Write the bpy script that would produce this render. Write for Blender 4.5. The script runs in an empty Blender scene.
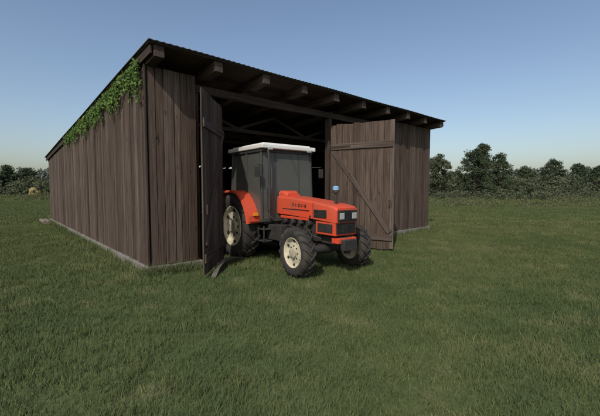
import bpy, math, random
import numpy as np
from mathutils import Vector, Matrix
random.seed(7); np.random.seed(7)
scene=bpy.context.scene
COL=scene.collection

# ---------------------------------------------------------------- node helpers
def new_mat(name):
    m=bpy.data.materials.new(name); m.use_nodes=True
    nt=m.node_tree; nt.nodes.clear()
    out=nt.nodes.new('ShaderNodeOutputMaterial')
    return m,nt,out
def nd(nt,t,**kw):
    n=nt.nodes.new(t)
    for k,v in kw.items():
        setattr(n,k,v)
    return n
def ramp(nt,fac,stops):
    r=nt.nodes.new('ShaderNodeValToRGB')
    e=r.color_ramp.elements
    while len(e)<len(stops): e.new(0.5)
    for i,(p,c) in enumerate(stops):
        e[i].position=p; e[i].color=(c[0],c[1],c[2],1)
    nt.links.new(fac,r.inputs[0]); return r.outputs[0]
def mix(nt,fac,a,b,mode='MIX'):
    m=nt.nodes.new('ShaderNodeMix'); m.data_type='RGBA'; m.blend_type=mode
    for s,v in ((0,fac),(6,a),(7,b)):
        if hasattr(v,'is_linked') or hasattr(v,'links'): nt.links.new(v,m.inputs[s])
        else: m.inputs[s].default_value = v if s==0 else (v[0],v[1],v[2],1)
    return m.outputs[2]
def noise(nt,vec,scale,detail=4,rough=.55):
    n=nd(nt,'ShaderNodeTexNoise'); n.inputs['Scale'].default_value=scale
    n.inputs['Detail'].default_value=detail; n.inputs['Roughness'].default_value=rough
    if vec is not None: nt.links.new(vec,n.inputs['Vector'])
    return n.outputs['Fac']
def vscale(nt,vec,s):
    m=nd(nt,'ShaderNodeMapping'); m.inputs['Scale'].default_value=s
    nt.links.new(vec,m.inputs['Vector']); return m.outputs[0]

def simple(name,col,rough=.6,metal=0,dirt=.0,dirtcol=(.10,.08,.055),scale=6,coat=0):
    m,nt,out=new_mat(name)
    b=nd(nt,'ShaderNodeBsdfPrincipled'); b.inputs['Roughness'].default_value=rough
    b.inputs['Metallic'].default_value=metal
    tc=nd(nt,'ShaderNodeTexCoord')
    n1=noise(nt,tc.outputs['Object'],scale,6,.65)
    v=mix(nt,n1,[c*.82 for c in col],[min(1,c*1.15) for c in col])
    if dirt>0:
        n2=noise(nt,tc.outputs['Object'],scale*.6,8,.7)
        f=ramp(nt,n2,[(.42,(0,0,0)),(.7,(dirt,)*3)])
        v=mix(nt,f,v,dirtcol)
        r=nd(nt,'ShaderNodeMapRange'); nt.links.new(n2,r.inputs[0])
        r.inputs[3].default_value=rough*.8; r.inputs[4].default_value=min(1,rough*1.5)
        nt.links.new(r.outputs[0],b.inputs['Roughness'])
    nt.links.new(v,b.inputs['Base Color'])
    b.inputs['Coat Weight'].default_value=coat
    nt.links.new(b.outputs[0],out.inputs[0]); return m

def wood(name,dark,mid,light,bumps=.6):
    m,nt,out=new_mat(name)
    b=nd(nt,'ShaderNodeBsdfPrincipled'); b.inputs['Roughness'].default_value=.88
    b.inputs['Specular IOR Level'].default_value=.2
    a=nd(nt,'ShaderNodeAttribute',attribute_name='rnd')
    g=nd(nt,'ShaderNodeAttribute',attribute_name='gc')
    gs=vscale(nt,g.outputs['Vector'],(38,38,1.3))
    n1=noise(nt,gs,1.0,7,.65)
    n2=noise(nt,vscale(nt,g.outputs['Vector'],(5,5,.55)),1.0,4,.6)
    c=ramp(nt,n1,[(.30,dark),(.5,mid),(.72,light)])
    t=ramp(nt,a.outputs['Fac'],[(0,(.66,.62,.60)),(.35,(.88,.84,.82)),(.7,(1.06,1.05,1.04)),(1,(1.26,1.28,1.30))])
    c=mix(nt,1.0,c,t,'MULTIPLY')
    t2=ramp(nt,n2,[(.3,(.64,.62,.61)),(.65,(1.15,1.15,1.15))])
    c=mix(nt,.85,c,t2,'MULTIPLY')
    n3=noise(nt,vscale(nt,g.outputs['Vector'],(16,16,5)),1.0,3,.5)
    c=mix(nt,1.0,c,ramp(nt,n3,[(.26,(.35,.3,.28)),(.34,(1,1,1))]),'MULTIPLY')
    nt.links.new(c,b.inputs['Base Color'])
    bp=nd(nt,'ShaderNodeBump'); bp.inputs['Strength'].default_value=bumps; bp.inputs['Distance'].default_value=.01
    nt.links.new(n1,bp.inputs['Height']); nt.links.new(bp.outputs[0],b.inputs['Normal'])
    nt.links.new(b.outputs[0],out.inputs[0]); return m

def leafmat(name,stops,trans=.3,rough=.7):
    m,nt,out=new_mat(name)
    a=nd(nt,'ShaderNodeAttribute',attribute_name='rnd')
    c=ramp(nt,a.outputs['Fac'],stops)
    d=nd(nt,'ShaderNodeBsdfDiffuse'); t=nd(nt,'ShaderNodeBsdfTranslucent'); mx=nd(nt,'ShaderNodeMixShader')
    mx.inputs[0].default_value=trans
    nt.links.new(c,d.inputs[0]); nt.links.new(c,t.inputs[0])
    nt.links.new(d.outputs[0],mx.inputs[1]); nt.links.new(t.outputs[0],mx.inputs[2])
    nt.links.new(mx.outputs[0],out.inputs[0]); return m

# ---------------------------------------------------------------- mesh builder
class MB:
    def __init__(s): s.v=[];s.f=[];s.m=[];s.r=[];s.g=[]
    def add(s,vs,fs,mat=0,rnd=.5,gc=None):
        o=len(s.v); s.v+= [tuple(p) for p in vs]
        s.f+=[tuple(i+o for i in f) for f in fs]; s.m+=[mat]*len(fs)
        s.r+=[rnd]*len(vs); s.g+= gc if gc else [tuple(p) for p in vs]
    def box(s,c,size,mat=0,rnd=None,rot=None,tops=None):
        if rnd is None: rnd=random.random()
        hx,hy,hz=size[0]/2,size[1]/2,size[2]/2
        L=[(-hx,-hy,-hz),(hx,-hy,-hz),(hx,hy,-hz),(-hx,hy,-hz),(-hx,-hy,hz),(hx,-hy,hz),(hx,hy,hz),(-hx,hy,hz)]
        ax=max(range(3),key=lambda i:size[i])
        off=random.uniform(0,40)
        gc=[]
        for p in L:
            q=list(p); q[ax],q[2]=q[2],q[ax]; gc.append((q[0]+off,q[1]+off*.7,q[2]+off*1.3))
        vs=[Vector(p) for p in L]
        if tops:
            for i in (4,7): vs[i].z=tops[0]-c[2]
            for i in (5,6): vs[i].z=tops[1]-c[2]
        if rot is not None: vs=[rot@p for p in vs]
        c=Vector(c); vs=[p+c for p in vs]
        s.add(vs,[(3,2,1,0),(4,5,6,7),(0,1,5,4),(1,2,6,5),(2,3,7,6),(3,0,4,7)],mat,rnd,gc)
    def beam(s,p0,p1,w,h,mat=0,rnd=None,up=(0,0,1)):
        p0=Vector(p0);p1=Vector(p1); d=p1-p0; L=d.length; z=d.normalized()
        x=Vector(up).cross(z)
        if x.length<1e-4: x=Vector((1,0,0)).cross(z)
        x.normalize(); y=z.cross(x)
        R=Matrix((x,y,z)).transposed()
        s.box((p0+p1)/2,(w,h,L),mat,rnd,R)
    def tube(s,pts,rads,n=8,mat=0,rnd=.5,cap=True):
        vs=[];fs=[];pts=[Vector(p) for p in pts]
        for i,p in enumerate(pts):
            d=(pts[min(i+1,len(pts)-1)]-pts[max(i-1,0)]).normalized()
            a=Vector((0,0,1)) if abs(d.z)<.9 else Vector((1,0,0))
            x=d.cross(a).normalized(); y=d.cross(x)
            for k in range(n):
                t=2*math.pi*k/n; vs.append(p+(x*math.cos(t)+y*math.sin(t))*rads[i])
        for i in range(len(pts)-1):
            for k in range(n):
                fs.append((i*n+k,i*n+(k+1)%n,(i+1)*n+(k+1)%n,(i+1)*n+k))
        if cap: fs.append(tuple(range(n))[::-1]); fs.append(tuple((len(pts)-1)*n+k for k in range(n)))
        s.add(vs,fs,mat,rnd)
    def build(s,name,mats,parent=None,smooth=False,bevel=0,loc=None):
        me=bpy.data.meshes.new(name); me.from_pydata(s.v,[],s.f)
        for m in mats: me.materials.append(m)
        me.polygons.foreach_set('material_index',s.m)
        a=me.attributes.new('rnd','FLOAT','POINT'); a.data.foreach_set('value',s.r)
        g=me.attributes.new('gc','FLOAT_VECTOR','POINT'); g.data.foreach_set('vector',[c for p in s.g for c in p])
        if smooth: me.polygons.foreach_set('use_smooth',[True]*len(s.f))
        me.update()
        o=bpy.data.objects.new(name,me); COL.objects.link(o)
        if parent: o.parent=parent
        if loc: o.location=loc
        if bevel:
            b=o.modifiers.new('b','BEVEL'); b.width=bevel; b.segments=2; b.limit_method='ANGLE'; b.angle_limit=math.radians(40)
        return o
def empty(name,loc=(0,0,0),rz=0):
    e=bpy.data.objects.new(name,None); COL.objects.link(e); e.location=loc; e.rotation_euler=(0,0,rz); e.empty_display_size=.3
    return e
def smooth_angle(o,deg=35):
    try:
        bpy.context.view_layer.objects.active=o; o.select_set(True)
        bpy.ops.object.shade_smooth_by_angle(angle=math.radians(deg)); o.select_set(False)
    except Exception as ex: pass

# ---------------------------------------------------------------- camera
cam=bpy.data.cameras.new('camera'); co=bpy.data.objects.new('camera',cam); COL.objects.link(co)
cam.sensor_width=36; cam.lens=36*347/600; cam.clip_end=6000; cam.clip_start=.05
co.location=(0,0,1.7); co.rotation_euler=(math.radians(90-3.3),0,0)
scene.camera=co
scene.view_settings.view_transform='Standard'; scene.view_settings.look='None'; scene.view_settings.exposure=0

# ---------------------------------------------------------------- light
S=Vector((-.30,-.95,0)).normalized(); EL=math.radians(43)
S=Vector((S.x*math.cos(EL),S.y*math.cos(EL),math.sin(EL)))
w=bpy.data.worlds.new('World'); scene.world=w; w.use_nodes=True
nt=w.node_tree; bg=nt.nodes['Background']
sky=nt.nodes.new('ShaderNodeTexSky'); sky.sky_type='NISHITA'; sky.sun_disc=False
sky.sun_elevation=EL; sky.sun_rotation=math.atan2(S.x,S.y)
sky.altitude=0; sky.air_density=1.05; sky.dust_density=2.4; sky.ozone_density=1.0
nt.links.new(sky.outputs[0],bg.inputs[0]); bg.inputs[1].default_value=.138
sl=bpy.data.lights.new('sun','SUN'); so=bpy.data.objects.new('sun',sl); COL.objects.link(so)
sl.energy=3.1; sl.angle=math.radians(.55); sl.color=(1,.94,.85)
so.rotation_euler=S.to_track_quat('Z','Y').to_euler(); so.location=(-10,-20,30)

# ---------------------------------------------------------------- grass colour shared
def grass_color(nt,pos,dist=False):
    n1=noise(nt,pos,.33,5,.6); n2=noise(nt,pos,1.3,6,.65); n3=noise(nt,pos,.06,3,.5)
    c=ramp(nt,n1,[(.3,(.072,.098,.045)),(.5,(.092,.115,.053)),(.72,(.114,.130,.066))])
    c2=ramp(nt,n2,[(.3,(.86,.88,.87)),(.7,(1.10,1.08,1.03))])
    c=mix(nt,1.0,c,c2,'MULTIPLY')
    dry=ramp(nt,n2,[(.54,(0,0,0)),(.72,(.75,.75,.75))])
    c=mix(nt,dry,c,(.175,.168,.095))
    c3=ramp(nt,n3,[(.35,(.9,.95,.9)),(.65,(1.12,1.06,1.02))])
    return mix(nt,1.0,c,c3,'MULTIPLY')
m,nt,out=new_mat('meadow_ground')
g=nd(nt,'ShaderNodeNewGeometry'); pos=g.outputs['Position']
c=grass_color(nt,pos)
nf=noise(nt,pos,14,8,.75)
c=mix(nt,1.0,c,ramp(nt,nf,[(.3,(.6,.62,.55)),(.7,(1.25,1.22,1.15))]),'MULTIPLY')
d=nd(nt,'ShaderNodeBsdfPrincipled'); d.inputs['Roughness'].default_value=1; d.inputs['Specular IOR Level'].default_value=.05
nt.links.new(c,d.inputs['Base Color'])
bp=nd(nt,'ShaderNodeBump'); bp.inputs['Strength'].default_value=.5; bp.inputs['Distance'].default_value=.05
nt.links.new(nf,bp.inputs['Height']); nt.links.new(bp.outputs[0],d.inputs['Normal'])
nt.links.new(d.outputs[0],out.inputs[0]); M_ground=m
mb=MB()
N=64; R=3000
mb.add([(0,0,0)]+[(R*math.cos(2*math.pi*i/N),R*math.sin(2*math.pi*i/N),0) for i in range(N)],[(0,i+1,(i+1)%N+1) for i in range(N)])
mb.build('meadow_ground',[M_ground])
m,nt,out=new_mat('grass_blades')
g=nd(nt,'ShaderNodeNewGeometry'); c=grass_color(nt,g.outputs['Position'])
a=nd(nt,'ShaderNodeAttribute',attribute_name='rnd')
c=mix(nt,1.0,c,ramp(nt,a.outputs['Fac'],[(0,(.80,.83,.79)),(.5,(1.10,1.10,1.05)),(.9,(1.30,1.26,1.16)),(1,(1.75,1.6,1.35))]),'MULTIPLY')
vm=nd(nt,'ShaderNodeVectorMath',operation='SCALE'); vm.inputs['Scale'].default_value=.3
nt.links.new(g.outputs['Normal'],vm.inputs[0])
va=nd(nt,'ShaderNodeVectorMath',operation='ADD'); va.inputs[1].default_value=(0,0,.7); nt.links.new(vm.outputs[0],va.inputs[0])
vn=nd(nt,'ShaderNodeVectorMath',operation='NORMALIZE'); nt.links.new(va.outputs[0],vn.inputs[0])
d=nd(nt,'ShaderNodeBsdfDiffuse')
nt.links.new(vn.outputs[0],d.inputs['Normal']); nt.links.new(c,d.inputs[0])
nt.links.new(d.outputs[0],out.inputs[0])
M_grass=m

# ---------------------------------------------------------------- shed frame
A=Vector((-2.935,6.70,0)); U=Vector((.745,.667,0)).normalized(); V=Vector((-U.y,U.x,0))
RZ=math.atan2(U.y,U.x); W=10.9; D=14.4
def w2l(x,y): 
    d=Vector((x,y,0))-A; return d.dot(U),d.dot(V)

def blades(xy,hmin,hmax,wid):
    n=len(xy); ang=np.random.rand(n)*2*np.pi; h=hmin+(hmax-hmin)*np.random.rand(n)**1.6
    wv=wid*(.6+.8*np.random.rand(n)); lean=h*(.15+.7*np.random.rand(n)); la=np.random.rand(n)*2*np.pi
    dx=np.cos(ang)*wv/2; dy=np.sin(ang)*wv/2; lx=np.cos(la)*lean; ly=np.sin(la)*lean
    x,y=xy[:,0],xy[:,1]; z0=np.zeros(n)-.005
    v=np.stack([np.stack([x-dx,y-dy,z0],1),np.stack([x+dx,y+dy,z0],1),
      np.stack([x+dx*.75+lx*.35,y+dy*.75+ly*.35,h*.55],1),np.stack([x-dx*.75+lx*.35,y-dy*.75+ly*.35,h*.55],1),
      np.stack([x+lx,y+ly,h],1)],1).reshape(-1,3)
    b=np.arange(n)*5
    q=np.stack([b,b+1,b+2,b+3],1).tolist(); t=np.stack([b+3,b+2,b+4],1).tolist()
    rn=np.clip(.45+.22*np.random.randn(n),0,.93); rn[np.random.rand(n)<.012]=1.0
    me=bpy.data.meshes.new('grass_patch'); me.from_pydata(v.tolist(),[],q+t)
    at=me.attributes.new('rnd','FLOAT','POINT'); at.data.foreach_set('value',np.repeat(rn,5))
    me.materials.append(M_grass); me.update(); return me
grass=empty('meadow_grass')
def place(me,x,y,rz=0,s=1,sz=1):
    o=bpy.data.objects.new('grass_patch',me); COL.objects.link(o); o.parent=grass
    o.location=(x,y,0); o.rotation_euler=(0,0,rz); o.scale=(s,s,sz)
def clumped(n,size):
    p=(np.random.rand(n,2)-.5)*size
    k=n//3; cc=(np.random.rand(max(4,k//25),2)-.5)*size
    p[:k]=cc[np.random.randint(len(cc),size=k)]+np.random.randn(k,2)*.045
    return p
near=[blades(clumped(2800,1.06),.028,.085,.0056) for _ in range(6)]
mid=[blades((np.random.rand(7500,2)-.5)*3.1,.04,.11,.016) for _ in range(4)]
far=[blades((np.random.rand(8000,2)-.5)*8.2,.06,.18,.05) for _ in range(3)]
edge_pts=[]
def touches(cx,cy,hs):
    sx,sy=w2l(cx,cy); r=hs*1.45
    if sx<-r or sx>W+r or sy<-r or sy>D+r: return 0
    if r<sx<W-r and r<sy<D-r: return 2
    return 1
def outside(p,ext=.0):
    d=p-np.array([A.x,A.y]); sx=d@np.array([U.x,U.y]); sy=d@np.array([V.x,V.y])
    inn=(sx>-.03)&(sx<W+.03)&(sy>-.03)&(sy<D+.03)
    ent=(sx>1.05)&(sx<5.1)&(sy<.35+.3*np.random.rand(len(p)))
    return (~inn)|ent
def cells(size,rmin,rmax,meshes,dens):
    k=int(rmax/size)+1
    for i in range(-k,k+1):
        for j in range(-2,k+1):
            cx,cy=i*size,j*size+.5*size
            mxr=max(abs(cx),abs(cy))
            if mxr>=rmax or mxr<rmin: continue
            if cy<abs(cx)*.55-2.5: continue
            t=touches(cx,cy,size/2)
            if t==2: continue
            if t==1:
                n=int(dens*size*size); p=(np.random.rand(n,2)-.5)*size+np.array([cx,cy]); p=p[outside(p)]
                edge_pts.append(p)
            else:
                place(random.choice(meshes),cx,cy,random.choice((0,1,2,3))*math.pi/2,1,random.uniform(.85,1.2))
cells(1.0,-1,15,near,1900)
cells(3.0,15,45,mid,700)
cells(8.0,45,125,far,60)
P=np.concatenate(edge_pts); me=blades(P,.04,.13,.008); place(me,0,0)
pts=[]
for _ in range(420):
    if random.random()<.62: sx,sy=random.uniform(-.28,-.06),random.uniform(-.3,D)
    elif random.random()<.5: sx,sy=random.uniform(-.2,1.0),random.uniform(-.25,-.06)
    else: sx,sy=random.uniform(5.2,W+.2),random.uniform(-.25,-.06)
    q=A+U*sx+V*sy
    pts.append(np.array([q.x,q.y])+np.random.randn(16,2)*.05)
place(blades(np.concatenate(pts),.10,.28,.008),0,0)
tp=[]
for _ in range(420):
    r=random.uniform(4,30); a=math.radians(random.uniform(-50,50)); q=np.array([r*math.sin(a),r*math.cos(a)])
    tp.append(q+np.random.randn(26,2)*.10)
tp=np.concatenate(tp); tp=tp[outside(tp)]; place(blades(tp,.05,.15,.006),0,0)

# ---------------------------------------------------------------- shed
M_wood=wood('weathered_boards',(.036,.027,.022),(.090,.068,.054),(.140,.112,.092))
M_wood2=wood('dark_timber',(.028,.022,.018),(.066,.051,.042),(.108,.087,.073))
M_conc=simple('foundation_concrete',(.20,.19,.175),.9,dirt=.6,scale=3)
M_roof=simple('roofing_felt',(.03,.03,.033),.8,dirt=.4,scale=3)
M_dirt=simple('dirt_floor',(.055,.046,.036),.95,dirt=.5,dirtcol=(.04,.034,.026),scale=2)
M_iron=simple('iron_hardware',(.04,.038,.035),.55,metal=.6,dirt=.5,dirtcol=(.12,.06,.03),scale=20)
shed=empty('wooden_shed',A,RZ)
SL=.067
def top(y): return 4.03-SL*y
def wall(name,p0,p1,zt,zb=.14,thick=.028,skip=None,inward=(0,1)):
    mb=MB(); p0=Vector(p0);p1=Vector(p1); L=(p1-p0).length; d=(p1-p0)/L; n=Vector(inward)
    s=0
    ang=math.atan2(d.y,d.x); R=Matrix.Rotation(ang,3,'Z')
    while s<L-.02:
        bw=min(random.uniform(.13,.215),L-s)
        gap=random.uniform(.006,.014)
        c=p0+d*(s+bw/2)+n*(random.uniform(-.010,.010))
        a=p0+d*s; b=p0+d*(s+bw)
        zb2=zb+random.uniform(-.06,.05)
        za,zc=zt(a.x,a.y),zt(b.x,b.y)
        zm=(za+zc)/2
        cz=(zb2+zm)/2
        tilt=Matrix.Rotation(random.uniform(-.0025,.0025),3,Vector((d.y,-d.x,0)))
        mb.box((c.x,c.y,cz),(bw-gap,thick,zm-zb2),0,min(1,max(0,random.gauss(.5,.3))),tilt@R,tops=(za,zc))
        s+=bw
    # battens behind the joints, inside the wall
    s=.17
    while s<L-.1:
        c=p0+d*s+n*.05
        zt2=zt(c.x,c.y)-.03
        mb.box((c.x,c.y,(zt2+.16)/2+.0),(.20,.018,zt2-.16),0,.1,R); s+=.205
    o=mb.build(name,[M_wood],shed,bevel=.003); return o
wall('side_wall_boards',(0,-.015),(0,D),lambda x,y:top(y),inward=(1,0))
wall('far_side_wall_boards',(W,0),(W,D),lambda x,y:top(y)-.02,inward=(-1,0))
wall('rear_wall_boards',(0.03,D),(W-.03,D),lambda x,y:top(D)-.02,inward=(0,-1))
wall('front_panel_boards',(0.03,0),(1.0,0),lambda x,y:4.02,inward=(0,1))
wall('front_wall_boards',(5.2,0),(8.35,0),lambda x,y:3.42,inward=(0,1))
wall('front_end_boards',(8.35,0),(W-.03,0),lambda x,y:4.02,inward=(0,1))
mb=MB()
mb.box((0.03,D/2,.04),(.20,D+.1,.26),rnd=.5); mb.box((W-.03,D/2,.04),(.20,D+.1,.26),rnd=.5)
mb.box((.62,.02,.035),(.94,.2,.25),rnd=.5); mb.box((8.0,.02,.035),(5.58,.2,.25),rnd=.5)
mb.box((W/2,D,.03),(W-.3,.2,.24),rnd=.5)
mb.build('foundation',[M_conc],shed,bevel=.012)
mb=MB(); mb.add([(.1,.1,.004),(W-.1,.1,.004),(W-.1,D-.1,.004),(.1,D-.1,.004)],[(0,1,2,3)]); mb.build('dirt_floor',[M_dirt],shed)
mb=MB()
RAF=[.09+i*(W-.18)/9 for i in range(10)]
for x in RAF:
    e=random.uniform(-.02,.02)
    mb.beam((x,-.50+e,top(-.50)+.085),(x,D+.35,top(D+.35)+.085),.18,.205,rnd=random.uniform(.5,.95))
y=-.54
while y<D+.45:
    bw=random.uniform(.17,.22)
    zz=top(y+bw/2)+.085+.103+.016
    R=Matrix.Rotation(-math.atan(SL),3,'X')
    mb.box((W/2,y+bw/2,zz),(W+.16+random.uniform(-.03,.03),bw-.008,.026),rot=R,rnd=random.uniform(0,.2))
    y+=bw
mb.beam((0.06,.12,3.80),(W-.06,.12,3.80),.12,.16,rnd=.0)
for x in (.12,1.03,5.2,8.35,W-.12): mb.box((x,.15,1.86),(.15,.15,3.7),rnd=.2)
for yy in np.linspace(3.6,D-.15,4):
    for x in (.14,W-.14,W*.5):
        mb.box((x,yy,top(yy)/2-.1),(.15,.15,top(yy)-.2),rnd=.2)
    mb.beam((.1,yy,top(yy)-.32),(W-.1,yy,top(yy)-.32),.13,.18,rnd=.2)
    for x,sg in ((.12,1),(W-.12,-1),(W*.5,1),(W*.5,-1)):
        mb.beam((x,yy+.002,top(yy)-1.35),(x+sg*1.0,yy+.002,top(yy)-.4),.09,.1,rnd=.2)
for x in (.14,W*.5,W-.14):
    mb.beam((x,.25,top(.1)-.12),(x,D-.1,top(D)-.12),.12,.14,rnd=.2)
for z in (1.2,2.5):
    mb.beam((.095,.24,z),(.095,D-.2,z),.05,.1); mb.beam((W-.095,.24,z),(W-.095,D-.2,z),.05,.1)
    mb.beam((.2,D-.095,z),(W-.2,D-.095,z),.05,.1)
for yy in (1.6,3.2,5.2,8.0):
    for k in range(4):
        x0=.4+k*2.6
        mb.beam((x0,yy,top(yy)-.56),(x0+1.3,yy+.02,top(yy)-.1),.06,.08,rnd=.3)
        mb.beam((x0+2.6,yy,top(yy)-.56),(x0+1.3,yy+.03,top(yy)-.1),.06,.08,rnd=.3)
    mb.beam((.2,yy,top(yy)-.60),(W-.2,yy,top(yy)-.60),.08,.10,rnd=.3)
mb.build('timber_frame',[M_wood2],shed,bevel=.006)
mb=MB()
mb.box((-.022,-.028,2.08),(.03,.03,3.9),rnd=.1) 
mb.beam((-.055,-.5,top(-.5)+.10),(-.055,D+.4,top(D+.4)+.10),.03,.15,rnd=.05)
mb.beam((W+.055,-.5,top(-.5)+.10),(W+.055,D+.4,top(D+.4)+.10),.03,.15,rnd=.05)
mb.build('barge_boards',[M_wood2],shed,bevel=.003)
vs=[];fs=[]; nx=360; ny=12
for j in range(ny+1):
    yy=-.59+(D+1.13)*j/ny
    for i in range(nx+1):
        x=-.12+(W+.24)*i/nx
        vs.append((x,yy,top(yy)+.085+.103+.042+.006*math.sin(x*2*math.pi/.12)+.006*math.sin(x*1.7+j)))
for j in range(ny):
    for i in range(nx):
        a=j*(nx+1)+i; fs.append((a,a+1,a+nx+2,a+nx+1))
mb=MB(); mb.add(vs,fs); o=mb.build('corrugated_roof',[M_roof],shed,smooth=True)
sm=o.modifiers.new('s','SOLIDIFY'); sm.thickness=.012

def door(name,hx,hy,fx,fy,h,side,diag):
    lx,ly=w2l(hx,hy); gx,gy=w2l(fx,fy)
    p0=Vector((lx,ly,0));p1=Vector((gx,gy,0)); L=(p1-p0).length
    e=empty(name,p0,math.atan2((p1-p0).y,(p1-p0).x)); e.parent=shed
    mb=MB(); s=0
    while s<L-.02:
        bw=min(random.uniform(.15,.2),L-s)
        zb=.07+random.uniform(-.015,.015); zt=h+random.uniform(-.015,.015)
        mb.box((s+bw/2,random.uniform(-.003,.003),(zb+zt)/2),(bw-.008,.028,zt-zb),0,min(1,max(0,random.gauss(.5,.25))))
        s+=bw
    y=side*.032
    for z in (.38,h-.62):
        mb.box((L/2,y,z),(L-.06,.034,.16),1,1)
    a,b=diag
    mb.beam((a[0]*L,y*1.02,a[1]),(b[0]*L,y*1.02,b[1]),.13,.034,1,1,up=(0,1,0))
    ob=mb.build('leaf_boards',[M_wood,M_wood2],e,bevel=.003)
    mb=MB()
    for z in (.38,h-.62):
        mb.box((.3,y+side*.022,z),(.62,.007,.05)); mb.tube([(-.02,y,z-.08),(-.02,y,z+.08)],[.018]*2,10)
    mb.box((L-.1,y+side*.03,1.3),(.04,.03,.18))
    mb.build('hinges',[M_iron],e)
door('right_gate_leaf',.88,10.12-.09,2.47,9.12,3.48,-1,((.06,2.72),(.95,.52)))
door('left_gate_leaf',-1.78,7.98,-1.79,6.36,3.52,1,((.05,2.9),(.92,.6)))

# ivy
M_ivy=leafmat('ivy_leaves',[(0,(.050,.090,.026)),(.5,(.105,.180,.050)),(1,(.19,.28,.09))],.3)
mb=MB()
def leaf(mb,p,s,nrm,rnd):
    n=Vector(nrm).normalized(); a=n.cross(Vector((random.gauss(0,1),random.gauss(0,1),random.gauss(0,1)))).normalized(); b=n.cross(a)
    p=Vector(p)
    mb.add([p-a*s,p-b*s*.62+a*s*.1,p+a*s,p+b*s*.62+a*s*.1],[(0,1,2,3)],0,rnd)
d=.10
while d<8.8:
    envl=.68-.045*d
    fall=max(.06,envl*(.35+.65*abs(math.sin(d*1.9+1)))*random.uniform(.4,1.25))
    z=top(d)+.13; yy=d; n=int(fall/.033)+2
    for k in range(n):
        z-=random.uniform(.02,.045); yy+=random.gauss(0,.02)
        for _ in range(2 if k>n*.6 else 3):
            leaf(mb,(-.07-abs(random.gauss(.02,.03)),yy+random.gauss(0,.045),z+random.gauss(0,.03)),random.uniform(.022,.048),(-1,random.gauss(0,.5),random.gauss(.3,.5)),min(1,max(0,random.gauss(.5,.28))))
    d+=random.uniform(.04,.10)
mb.build('climbing_ivy',[M_ivy],shed)

# ---------------------------------------------------------------- tractor
M_red=simple('tractor_red_paint',(.58,.062,.024),.5,dirt=.45,dirtcol=(.16,.09,.05),scale=4,coat=.08)
M_blk=simple('black_plastic',(.018,.018,.018),.55,dirt=.4,dirtcol=(.06,.05,.04),scale=9)
M_eng=simple('engine_cast_iron',(.03,.03,.031),.6,metal=.3,dirt=.6,dirtcol=(.07,.058,.042),scale=8)
M_rub=simple('tyre_rubber',(.020,.019,.018),.85,dirt=.7,dirtcol=(.065,.055,.04),scale=5)
M_rim=simple('cream_rim_paint',(.55,.51,.37),.5,dirt=.7,scale=5)
M_wht=simple('white_roof_paint',(.70,.70,.68),.45,dirt=.3,dirtcol=(.4,.38,.33),scale=3)
M_gry=simple('cab_frame_grey',(.033,.035,.035),.5,dirt=.3,dirtcol=(.07,.06,.05),scale=5)
M_blu=simple('blue_precleaner_cap',(.20,.38,.60),.3,scale=5)
M_lamp=simple('headlamp_lens',(.34,.35,.35),.12,scale=5)
M_amb=simple('amber_lens',(.7,.25,.02),.25,scale=5)
m,nt,out=new_mat('cab_glass'); 
b=nd(nt,'ShaderNodeBsdfPrincipled'); b.inputs['Base Color'].default_value=(.105,.110,.098,1); b.inputs['Roughness'].default_value=.3
t=nd(nt,'ShaderNodeBsdfTransparent'); t.inputs[0].default_value=(.8,.84,.82,1); mx=nd(nt,'ShaderNodeMixShader')
tc=nd(nt,'ShaderNodeTexCoord'); r=nd(nt,'ShaderNodeMapRange'); r.inputs[3].default_value=.55; r.inputs[4].default_value=.85
nt.links.new(noise(nt,tc.outputs['Object'],2.0,5,.6),r.inputs[0]); nt.links.new(r.outputs[0],mx.inputs[0])
nt.links.new(t.outputs[0],mx.inputs[1]); nt.links.new(b.outputs[0],mx.inputs[2]); nt.links.new(mx.outputs[0],out.inputs[0]); M_glass=m

fw=Vector((.61,-.79,0)).normalized(); 
rear=Vector((.54,7.05,0))-fw*2.35
tr=empty('farm_tractor',rear,math.atan2(fw.y,fw.x))

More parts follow.
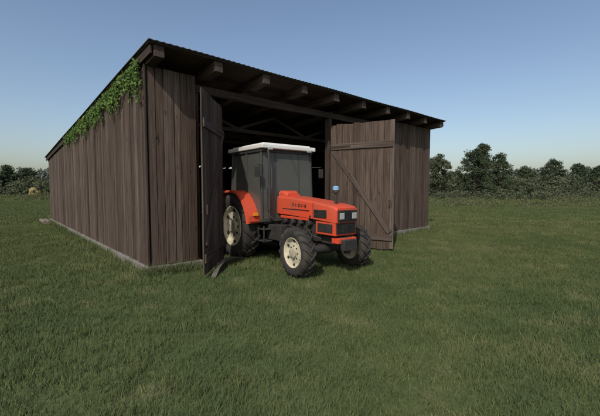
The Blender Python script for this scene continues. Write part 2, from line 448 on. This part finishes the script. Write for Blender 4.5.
def wheel(name,x,y,Rr,wd,side,nl,steer=0):
    e=empty(name,(x,y,Rr-.015),steer); e.parent=tr
    def lathe(prof,mat,nm,closed=True,n=56):
        vs=[];fs=[]; k=len(prof)
        for i in range(n):
            a=2*math.pi*i/n
            for (r,yy) in prof: vs.append((r*math.cos(a),yy,r*math.sin(a)))
        for i in range(n):
            for j in range(k if closed else k-1):
                fs.append((i*k+j,((i+1)%n)*k+j,((i+1)%n)*k+(j+1)%k,i*k+(j+1)%k))
        mb=MB(); mb.add(vs,fs); o=mb.build(nm,[mat],e,smooth=True); return o
    h=wd/2
    lathe([(Rr*.935,-h*.45),(Rr*.95,0),(Rr*.935,h*.45),(Rr*.90,h*.85),(Rr*.83,h*1.0),(Rr*.72,h*1.02),(Rr*.62,h*.86),(Rr*.58,h*.78),
           (Rr*.58,-h*.78),(Rr*.62,-h*.86),(Rr*.72,-h*1.02),(Rr*.83,-h*1.0),(Rr*.90,-h*.85)],M_rub,'tyre')
    s=side
    o=lathe([(Rr*.60,s*h*.84),(Rr*.585,s*h*.90),(Rr*.55,s*h*.80),(Rr*.52,s*h*.45),(Rr*.44,s*h*.32),(Rr*.36,s*h*.42),(Rr*.20,s*h*.50),(Rr*.19,s*h*.75),(Rr*.15,s*h*.80),(.001,s*h*.80)],M_rim,'rim',False)
    smooth_angle(o)
    lathe([(Rr*.60,-s*h*.84),(Rr*.54,-s*h*.7),(Rr*.52,-s*h*.2),(.001,-s*h*.1)],M_rim,'inner_rim',False)
    mb=MB()
    for k in range(8):
        a=2*math.pi*k/8; q=(Rr*.27*math.cos(a),s*h*.48,Rr*.27*math.sin(a))
        mb.tube([q,(q[0],s*h*.62,q[2])],[.014*Rr/.5]*2,6)
    for k in range(6):
        a=2*math.pi*(k+.5)/6; mb.tube([(Rr*.48*math.cos(a),s*h*.40,Rr*.48*math.sin(a)),(Rr*.48*math.cos(a),s*h*.55,Rr*.48*math.sin(a))],[.03*Rr/.5]*2,6)
    mb.build('wheel_bolts',[M_eng],e)
    mb=MB()
    for k in range(nl):
        for sg in (-1,1):
            a0=2*math.pi*(k+(.5 if sg>0 else 0))/nl
            da=.62*2*math.pi/nl*1.25; ta=.24*2*math.pi/nl
            P=[(0.0,-.06,.90,1.0),(.45,.4,.90,1.0),(.9,.86,.86,.985),(1.08,1.04,.78,.90)]
            vs=[]
            for (f,yy,r0,r1) in P:
                for (dd,rr) in ((-ta/2,r0),(ta/2,r0),(ta/2*.8,r1),(-ta/2*.8,r1)):
                    a=a0+da*f+dd; vs.append((Rr*rr*math.cos(a),sg*yy*h,Rr*rr*math.sin(a)))
            fs=[(0,1,2,3),(12,15,14,13)]
            for i in range(3):
                for j in range(4):
                    fs.append((i*4+j,i*4+(j+1)%4,(i+1)*4+(j+1)%4,(i+1)*4+j))
            mb.add(vs,fs)
    mb.build('tread_lugs',[M_rub],e)
wheel('rear_wheel_right',0,-.78,.80,.40,-1,20)
wheel('rear_wheel_left',0,.78,.80,.40,1,20)
wheel('front_wheel_right',2.35,-.76,.485,.26,-1,17,-.05)
wheel('front_wheel_left',2.35,.76,.485,.26,1,17,-.05)

def loft(mb,secs,mat=0,caps=True,r=.08,seg=4):
    vs=[];fs=[]; 
    for (x,hw,zb,zt) in secs:
        ring=[(-hw,zb)]
        for k in range(seg+1):
            a=math.pi-k*math.pi/2/seg; ring.append((-hw+r+r*math.cos(a),zt-r+r*math.sin(a)))
        for k in range(seg+1):
            a=math.pi/2-k*math.pi/2/seg; ring.append((hw-r+r*math.cos(a),zt-r+r*math.sin(a)))
        ring.append((hw,zb))
        n=len(ring); vs+=[(x,p[0],p[1]) for p in ring]
    for i in range(len(secs)-1):
        for j in range(n): fs.append((i*n+j,i*n+(j+1)%n,(i+1)*n+(j+1)%n,(i+1)*n+j))
    if caps: fs.append(tuple(range(n))); fs.append(tuple((len(secs)-1)*n+k for k in range(n))[::-1])
    mb.add(vs,fs,mat)
mb=MB(); loft(mb,[(1.0,.31,1.12,1.52),(1.5,.31,1.11,1.50),(2.2,.30,1.08,1.44),(2.7,.295,1.05,1.38),(2.88,.285,1.04,1.35),(2.94,.27,1.05,1.31)],r=.05)
o=mb.build('hood',[M_red],tr,bevel=.008); smooth_angle(o)
mb=MB()
mb.box((2.62,0,.92),(.56,.56,.25),0,.5)
mb.box((1.62,-.285,1.06),(1.0,.02,.06),0,.5); mb.box((1.62,.285,1.06),(1.0,.02,.06),0,.5)
mb.box((2.86,0,.70),(.18,.50,.10),0,.5)
o=mb.build('lower_nose',[M_red],tr,bevel=.02)
mb=MB()
mb.box((2.946,0,1.17),(.02,.50,.22),0,.5)
mb.box((2.905,0,.93),(.02,.50,.20),0,.5)
for k in range(8): mb.box((2.962,0,1.085+k*.025),(.012,.46,.008),0,.5)
for k in range(8): mb.box((2.92,0,.85+k*.024),(.012,.47,.008),0,.5)
for k in range(5): mb.box((2.918,-.2+.1*k,.93),(.014,.012,.19),0,.5)
for s in (-1,1):
    mb.box((2.28,s*.301,1.25),(.008,.008,.32),0,.5)
    mb.box((2.5,s*.306,1.20),(.36,.016,.15),0,.5)
    for k in range(5): mb.box((2.5,s*.317,1.145+k*.028),(.35,.010,.010),0,.5)
    mb.box((1.70,s*.312,1.245),(.95,.006,.018),0,.5)
    mb.box((2.62,s*.287,.93),(.42,.016,.16),0,.5)
    mb.tube([(2.2,s*.31,1.13),(2.2,s*.325,1.13)],[.02,.02],8)
mb.build('grilles',[M_blk],tr)
mb=MB()
for s in (-1,1):
    for k in range(5):
        x=1.60+k*.105; y=s*(.3110-.0005*k); z=1.345-.004*k
        mb.box((x,y,z),(.014,.004,.06),0,.5)
        if k%2==0: mb.box((x+.028,y,z+.025),(.045,.0045,.011),0,.5); mb.box((x+.028,y,z-.025),(.045,.0045,.011),0,.5)
        if k%3!=1: mb.box((x+.052,y,z),(.014,.0042,.06),0,.5)
        else: mb.box((x+.024,y,z),(.04,.0045,.011),0,.5)
mb.build('hood_lettering',[M_blk],tr)
mb=MB()
for s in (-1,1): 
    mb.box((2.966,s*.165,1.17),(.02,.12,.12),0,.5)
mb.build('headlamps',[M_lamp],tr,bevel=.012)
mb=MB()
for s in (-1,1):
    mb.box((2.958,s*.165,1.17),(.02,.15,.15),0,.5)
mb.build('headlamp_bezels',[M_gry],tr,bevel=.008)
mb=MB()
mb.box((1.75,0,.85),(1.3,.40,.46),0,.5); mb.box((1.75,0,.56),(1.1,.30,.16),0,.5)
mb.box((.5,0,.75),(1.3,.42,.5),0,.5)
mb.box((2.55,0,.68),(.75,.30,.16),0,.5)
mb.box((2.99,0,.62),(.10,.34,.20),0,.5)
for k in range(4): mb.tube([(1.3+k*.27,-.2,.98),(1.3+k*.27,-.31,.98)],[.07,.06],10)
mb.tube([(1.25,-.3,.78),(1.62,-.3,.78)],[.075]*2,14); mb.tube([(2.1,-.27,.62),(2.1,-.27,.85)],[.055]*2,12)
mb.tube([(2.35,-.62,.47),(2.35,-.25,.47),(2.35,0,.50),(2.35,.25,.47),(2.35,.62,.47)],[.07,.08,.14,.08,.07],12)
mb.tube([(0,-.6,.79),(0,-.25,.79),(0,.25,.79),(0,.6,.79)],[.12,.2,.2,.12],12)
for s in (-1,1):
    mb.tube([(2.35,s*.60,.3),(2.35,s*.60,.66)],[.07,.06],10)
    mb.tube([(2.2,s*.1,.52),(2.2,s*.58,.5)],[.022]*2,8)
    mb.tube([(2.35,s*.55,.485),(2.35,s*.72,.485)],[.11,.09],14)
    mb.tube([(0,s*.5,.79),(0,s*.7,.79)],[.15,.13],14)
    mb.box((.98,s*.62,.52),(.26,.22,.03),0,.5); mb.box((.98,s*.62,.78),(.26,.22,.03),0,.5)
    mb.box((.86,s*.72,.68),(.03,.03,.36),0,.5); mb.box((1.10,s*.72,.68),(.03,.03,.36),0,.5)
    mb.box((1.2,s*.42,.72),(.55,.22,.34),0,.5)
o=mb.build('engine_and_axles',[M_eng],tr,bevel=.012); smooth_angle(o,40)
mb=MB()
mb.tube([(2.0,-.2,1.0),(2.1,-.33,.9),(2.3,-.34,.75),(2.5,-.25,.7)],[.016]*4,6)
mb.tube([(1.1,-.25,.95),(1.3,-.36,.88),(1.6,-.36,.90),(2.0,-.28,.8)],[.014]*4,6)
mb.build('hoses',[M_blk],tr,smooth=True)
mb=MB()
x0,x1,hw,z0,z1=-.42,1.02,.74,.98,2.54
hwt=.70
posts=[((x0,hw),(x0+.06,hwt)),((.35,hw),(.33,hwt)),((x1,hw-.02),(x1-.06,hwt))]
for (a,b) in posts:
    for s in (-1,1): mb.beam((a[0],s*a[1],z0-.02),(b[0],s*b[1],z1+.02),.045,.05,0,.5)
for s in (-1,1):
    mb.beam((x0,s*hw,z0),(x1,s*(hw-.02),z0),.06,.07,0,.5); mb.beam((x0,s*hwt,z1),(x1,s*hwt,z1),.06,.07,0,.5)
    mb.beam((x1,s*.33,z0),(x1-.055,s*.33,z1),.022,.025,0,.5)
    mb.beam((.38,s*(hw+.02),1.35),(.52,s*(hw+.02),1.36),.03,.03,0,.5)
for x,a,z in ((x0,hw,z0),(x0+.05,hwt,z1),(x1-.05,hwt,z1),(x1,hw,z0)):
    mb.beam((x,-a,z),(x,a,z),.06,.07,0,.5)
mb.box((.3,0,.93),(1.40,1.3,.06),0,.5)
mb.box((x1-.015,0,1.26),(.03,.64,.55),0,.5)
mb.box((.83,0,1.35),(.22,.5,.35),0,.5); mb.box((.1,0,1.30),(.45,.46,.14),0,.5); mb.box((-.12,0,1.62),(.12,.44,.55),0,.5); mb.box((.08,0,1.1),(.3,.3,.3),0,.5)
mb.beam((x1-.03,.1,2.45),(x1+.01,.3,1.95),.012,.012,0,.5)
o=mb.build('cab_frame',[M_gry],tr,bevel=.008)
mb=MB()
for s in (-1,1):
    mb.add([(x0,s*(hw-.004),z0),(.35,s*(hw-.004),z0),(.33,s*(hwt-.004),z1),(x0+.06,s*(hwt-.004),z1)],[(0,1,2,3)])
    mb.add([(.35,s*(hw-.004),z0),(x1,s*(hw-.024),z0),(x1-.06,s*(hwt-.004),z1),(.33,s*(hwt-.004),z1)],[(0,1,2,3)])
mb.add([(x1+.004,-.70,z0),(x1+.004,.70,z0),(x1-.056,.69,z1),(x1-.056,-.69,z1)],[(0,1,2,3)])
mb.add([(x0,-.72,z0+.3),(x0,.72,z0+.3),(x0+.05,.69,z1),(x0+.05,-.69,z1)],[(0,1,2,3)])
mb.build('cab_glazing',[M_glass],tr)
mb=MB()
mb.box((.28,0,2.62),(1.66,1.52,.10),0,.5); mb.box((.28,0,2.685),(1.46,1.34,.05),0,.5)
o=mb.build('cab_roof',[M_wht],tr,bevel=.035); o.modifiers['b'].segments=4
bpy.ops.mesh.primitive_torus_add(major_radius=.2,minor_radius=.015,location=(0,0,0)); o=bpy.context.object; o.name='steering_wheel'
o.data.materials.append(M_blk); o.parent=tr; o.location=(.62,0,1.62); o.rotation_euler=(0,-.6,0)
mb=MB()
for s in (-1,1):
    n=16; vs=[];fs=[]
    for i in range(n+1):
        a=math.radians(8+i*(160-8)/n); 
        rr=.90
        X=rr*math.cos(a); Z=.79+rr*math.sin(a)
        if Z>1.62: Z=1.62+(Z-1.62)*.4
        for (yy,dr) in ((.56,0),(1.0,0),(1.02,-.05),(1.0,-.02),(.56,-.03)):
            vs.append((X+dr*math.cos(a),s*yy,Z+dr*math.sin(a)))
    for i in range(n):
        for j in range(5): fs.append((i*5+j,i*5+(j+1)%5,(i+1)*5+(j+1)%5,(i+1)*5+j))
    mb.add(vs,fs)
    vs=[(0+.0,s*.57,.95)]
    for i in range(n+1):
        a=math.radians(8+i*(160-8)/n); X=.89*math.cos(a); Z=.79+.89*math.sin(a)
        if Z>1.62: Z=1.62+(Z-1.62)*.4
        vs.append((X,s*.57,Z))
    mb.add(vs,[(0,i+1,i+2) for i in range(n)])
    mb.box((.93,s*.80,1.02),(.05,.36,.12),0,.5)
o=mb.build('rear_fenders',[M_red],tr); smooth_angle(o)
mb=MB(); loft(mb,[(1.06,.20,1.48,1.63),(1.22,.20,1.48,1.64),(1.34,.17,1.46,1.57)],r=.06)
o=mb.build('fuel_filler_cowl',[M_red],tr,bevel=.01); smooth_angle(o); o.location=(0,-.08,0)
mb=MB(); mb.tube([(2.62,0,1.36),(2.62,0,1.62)],[.03,.03],12); mb.tube([(2.62,0,1.60),(2.62,0,1.61),(2.62,0,1.66)],[.035,.065,.065],16); mb.build('precleaner_stack',[M_blk],tr,smooth=False)
mb=MB(); mb.tube([(2.62,0,1.66),(2.62,0,1.72),(2.62,0,1.74)],[.062,.062,.035],16); mb.build('precleaner_bowl',[M_blu],tr)
mb=MB(); mb.tube([(1.14,-.60,1.05),(1.14,-.60,2.35),(1.10,-.60,2.55)],[.028,.028,.026],12); mb.tube([(1.14,-.60,1.2),(1.14,-.60,1.7)],[.045,.045],12)
mb.tube([(1.2,-.25,.98),(1.18,-.5,.98),(1.14,-.60,1.08)],[.028]*3,10)
for s in (-1,1):
    mb.tube([(x1,s*.72,2.2),(x1+.12,s*.9,2.2)],[.01]*2,6); mb.box((x1+.12,s*.90,2.05),(.03,.13,.22),0,.5)
o=mb.build('exhaust_and_mirrors',[M_blk],tr,bevel=.004); smooth_angle(o)
mb=MB()
for s in (-1,1): mb.box((1.115,s*.55,2.57),(.04,.12,.06),0,.5)
mb.build('roof_work_lamps',[M_lamp],tr,bevel=.01)
mb=MB()
for s in (-1,1): mb.box((.985,s*.86,1.12),(.05,.12,.07),0,.5)
mb.build('turn_signals',[M_amb],tr,bevel=.008)

M_grey=wood('grey_wood',(.06,.055,.048),(.11,.105,.09),(.18,.17,.155))
mb=MB(); n=12; P0=[]
for i in range(n+1):
    t=i/n; x=-1.62+.30*t+.10*math.sin(math.pi*t)*-1; y=6.42+1.75*t; z=.03+.16*math.sin(math.pi*min(1,t*1.0))
    P0.append((x,y,z))
for i in range(n): mb.beam(P0[i],P0[i+1],.09,.03,0,.55)
mb.build('bent_plank',[M_grey])
M_log=wood('weathered_log',(.09,.08,.06),(.17,.155,.12),(.26,.24,.20))
lp=MB()
for k in range(2):
    q=A+V*(D-.9+.1*k)-U*(.28+.15*k); z=.13
    a=q-V*1.1; b=q+V*.6
    lp.tube([(a.x,a.y,z),(b.x,b.y,z)],[.09,.08],9)
lp.build('log_pile',[M_log],smooth=False)

# ---------------------------------------------------------------- vegetation
M_bark=simple('bark',(.07,.055,.04),.9,scale=4)
M_leafA=leafmat('tree_leaves',[(0,(.032,.046,.027)),(.5,(.062,.084,.048)),(1,(.10,.125,.072))],.22)  # greens lightened and greyed: aerial perspective put into the leaf colour
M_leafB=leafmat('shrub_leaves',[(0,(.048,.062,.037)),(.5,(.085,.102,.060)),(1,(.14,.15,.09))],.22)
M_leafC=leafmat('distant_hazed_leaves',[(0,(.085,.10,.085)),(.5,(.12,.14,.115)),(1,(.16,.175,.14))],.15)  # paler, greyer leaf colour stands in for atmospheric haze
M_weed=leafmat('weed_leaves',[(0,(.07,.085,.042)),(.5,(.105,.115,.058)),(1,(.155,.15,.085))],.2)
rng=np.random.default_rng(3)
def leafcloud(centers,radii,n_per,size,shade,squash=.75):
    C=np.repeat(centers,n_per,axis=0); Rr=np.repeat(radii,n_per); n=len(C)
    d=rng.normal(size=(n,3)); d/=np.linalg.norm(d,axis=1,keepdims=True)
    rad=Rr*(rng.random(n)**.45)
    p=C+d*rad[:,None]*np.array([1,1,squash])
    nr=d*.7+rng.normal(size=(n,3))*.6+np.array([0,0,.4]); nr/=np.linalg.norm(nr,axis=1,keepdims=True)
    a=np.cross(nr,rng.normal(size=(n,3))); a/=np.linalg.norm(a,axis=1,keepdims=True); b=np.cross(nr,a)
    s=(size*(.6+.8*rng.random(n)))[:,None]
    v=np.stack([p-a*s,p-b*s*.55,p+a*s,p+b*s*.55],1).reshape(-1,3)
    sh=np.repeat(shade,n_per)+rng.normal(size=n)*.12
    return v,np.clip(sh,0,1)
def cloud_obj(name,v,r,mat,extra=None,extramat=None,parent=None):
    nq=len(v)//4; f=np.arange(nq*4).reshape(-1,4).tolist(); vv=v.tolist(); rr=r.repeat(4).tolist(); mi=[0]*nq
    if extra:
        o=len(vv); vv+=extra.v; f+=[tuple(i+o for i in q) for q in extra.f]; rr+=extra.r; mi+=[1]*len(extra.f)
    me=bpy.data.meshes.new(name); me.from_pydata(vv,[],f); me.materials.append(mat)
    if extramat: me.materials.append(extramat)
    me.polygons.foreach_set('material_index',mi)
    at=me.attributes.new('rnd','FLOAT','POINT'); at.data.foreach_set('value',rr); me.update()
    ob=bpy.data.objects.new(name,me); COL.objects.link(ob); return ob
def tree_mesh(h,wd,ncl,size,conical=0,seed=1):
    global rng; rng=np.random.default_rng(seed); random.seed(seed)
    mb=MB(); lean=random.uniform(-.3,.3)
    tp=[(0,0,-.1),(lean*.3,0,h*.3),(lean,.1,h*.65),(lean*1.2,.1,h*.95)]
    mb.tube(tp,[.03*h*.8,.02*h,.012*h,.003*h],8)
    C=[];Rd=[];Sh=[]
    for i in range(ncl):
        t=rng.random()**.95; z=h*(.06+.90*t)
        env=(math.sin(math.pi*min(1,.28+.70*t))**.6 if not conical else (1-t)**.75+.08)*wd/2
        a=rng.random()*2*math.pi; rr=env*(.35+.65*rng.random()**.5)*(.8+.35*math.sin(a*3+seed)) 
        c=(rr*math.cos(a)+lean*t,rr*math.sin(a),z+rng.normal()*.2); C.append(c)
        Rd.append((.08+.07*rng.random())*wd); Sh.append(.15+.45*rr/(wd/2)+.3*rng.random()+.1*t-.1)  # inner crown leaves get a darker tone: shade put into the colour
        if i%3==0: mb.tube([(lean*t*.6,0,z*.72),(c[0]*.5,c[1]*.5,z*.88),c],[.012*h*(1-t)+.02,.03,.012],5)
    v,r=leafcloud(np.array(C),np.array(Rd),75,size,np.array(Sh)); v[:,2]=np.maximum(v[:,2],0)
    return v,r,mb
def at(px,dist): return ((px-300)/347*dist,dist)
specs=[('deciduous_tree',438,66,8.0,6.0,0,.15),('deciduous_tree',474,72,9.6,7.0,0,.16),('deciduous_tree',498,78,9.2,7.0,0,.16),
       ('deciduous_tree',458,84,5.6,6,0,.17),('deciduous_tree',551,92,9.2,7.5,0,.18),('deciduous_tree',577,98,8.4,7.0,0,.18),('deciduous_tree',524,96,7.6,7,0,.18),
       ('deciduous_tree',600,88,7.2,6.5,0,.18),('deciduous_tree',8,95,7.8,6,0,.18),('deciduous_tree',28,100,7.4,6,0,.18),('deciduous_tree',-14,92,7.6,8,0,.2),('deciduous_tree',625,90,8.5,8,0,.2),
       ('conifer_tree',481,76,11.8,6.5,1,.14)]
for i,(nm,px,dist,h,wd,con,sz) in enumerate(specs):
    v,r,mb=tree_mesh(h,wd,125,sz,con,seed=11+i)
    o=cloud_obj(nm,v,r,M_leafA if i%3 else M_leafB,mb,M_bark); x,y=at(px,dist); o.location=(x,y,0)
def belt(name,pts,mat,hrange,rr,n_per,size,seed):
    global rng; rng=np.random.default_rng(seed); C=[];Rd=[];Sh=[]
    for (x,y) in pts:
        hh=hrange[0]+(hrange[1]-hrange[0])*rng.random()**1.5; k=int(3+hh*1.6); base=rng.random()*.4
        for _ in range(k):
            z=hh*rng.random()**.8*.9; q=1-z/hh*.5
            C.append((x+rng.normal()*rr*q,y+rng.normal()*rr*q,z)); Rd.append(rr*(.5+.4*rng.random())); Sh.append(base+.5*z/hh+.2*rng.random())  # clumps darker towards the ground, shade put into the leaf tone
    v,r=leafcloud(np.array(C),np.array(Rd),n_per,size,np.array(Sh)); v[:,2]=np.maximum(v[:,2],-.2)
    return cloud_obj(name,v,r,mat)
random.seed(5)
P1=[at(random.uniform(425,720),random.uniform(74,105)) for _ in range(230)]
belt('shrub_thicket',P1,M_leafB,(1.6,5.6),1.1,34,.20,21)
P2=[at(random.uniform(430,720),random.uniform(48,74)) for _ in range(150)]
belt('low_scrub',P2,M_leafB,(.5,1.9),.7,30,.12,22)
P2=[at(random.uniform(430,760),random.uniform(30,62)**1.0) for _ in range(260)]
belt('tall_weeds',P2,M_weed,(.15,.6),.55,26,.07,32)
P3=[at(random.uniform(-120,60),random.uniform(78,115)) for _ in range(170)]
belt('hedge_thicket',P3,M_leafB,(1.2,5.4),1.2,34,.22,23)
P3=[at(random.uniform(-140,60),random.uniform(45,76)) for _ in range(110)]
belt('roadside_weeds',P3,M_weed,(.2,.9),.6,26,.09,33)
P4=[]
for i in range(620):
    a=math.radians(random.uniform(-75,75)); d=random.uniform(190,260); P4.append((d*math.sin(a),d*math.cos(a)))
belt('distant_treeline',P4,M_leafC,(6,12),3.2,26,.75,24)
M_straw=simple('straw',(.24,.18,.065),.95,dirt=.5,scale=2)
def heap(name,px,dist,L,Wd,H,mat,seed):
    rg=np.random.default_rng(seed); n=28;k=8; vs=[];fs=[]
    for j in range(k+1):
        t=j/k
        for i in range(n):
            a=2*math.pi*i/n; r=math.cos(t*math.pi/2)**.7+.001; q=1+.08*rg.normal()
            vs.append((L/2*r*math.cos(a)*q,Wd/2*r*math.sin(a)*q,H*math.sin(t*math.pi/2)*(1+.04*rg.normal())-.02))
    for j in range(k):
        for i in range(n): fs.append((j*n+i,j*n+(i+1)%n,(j+1)*n+(i+1)%n,(j+1)*n+i))
    mb=MB(); mb.add(vs,fs); o=mb.build(name,[mat],smooth=True); x,y=at(px,dist); o.location=(x,y,0); return o
heap('straw_heap',39,84,4.2,3,2.4,M_straw,1)
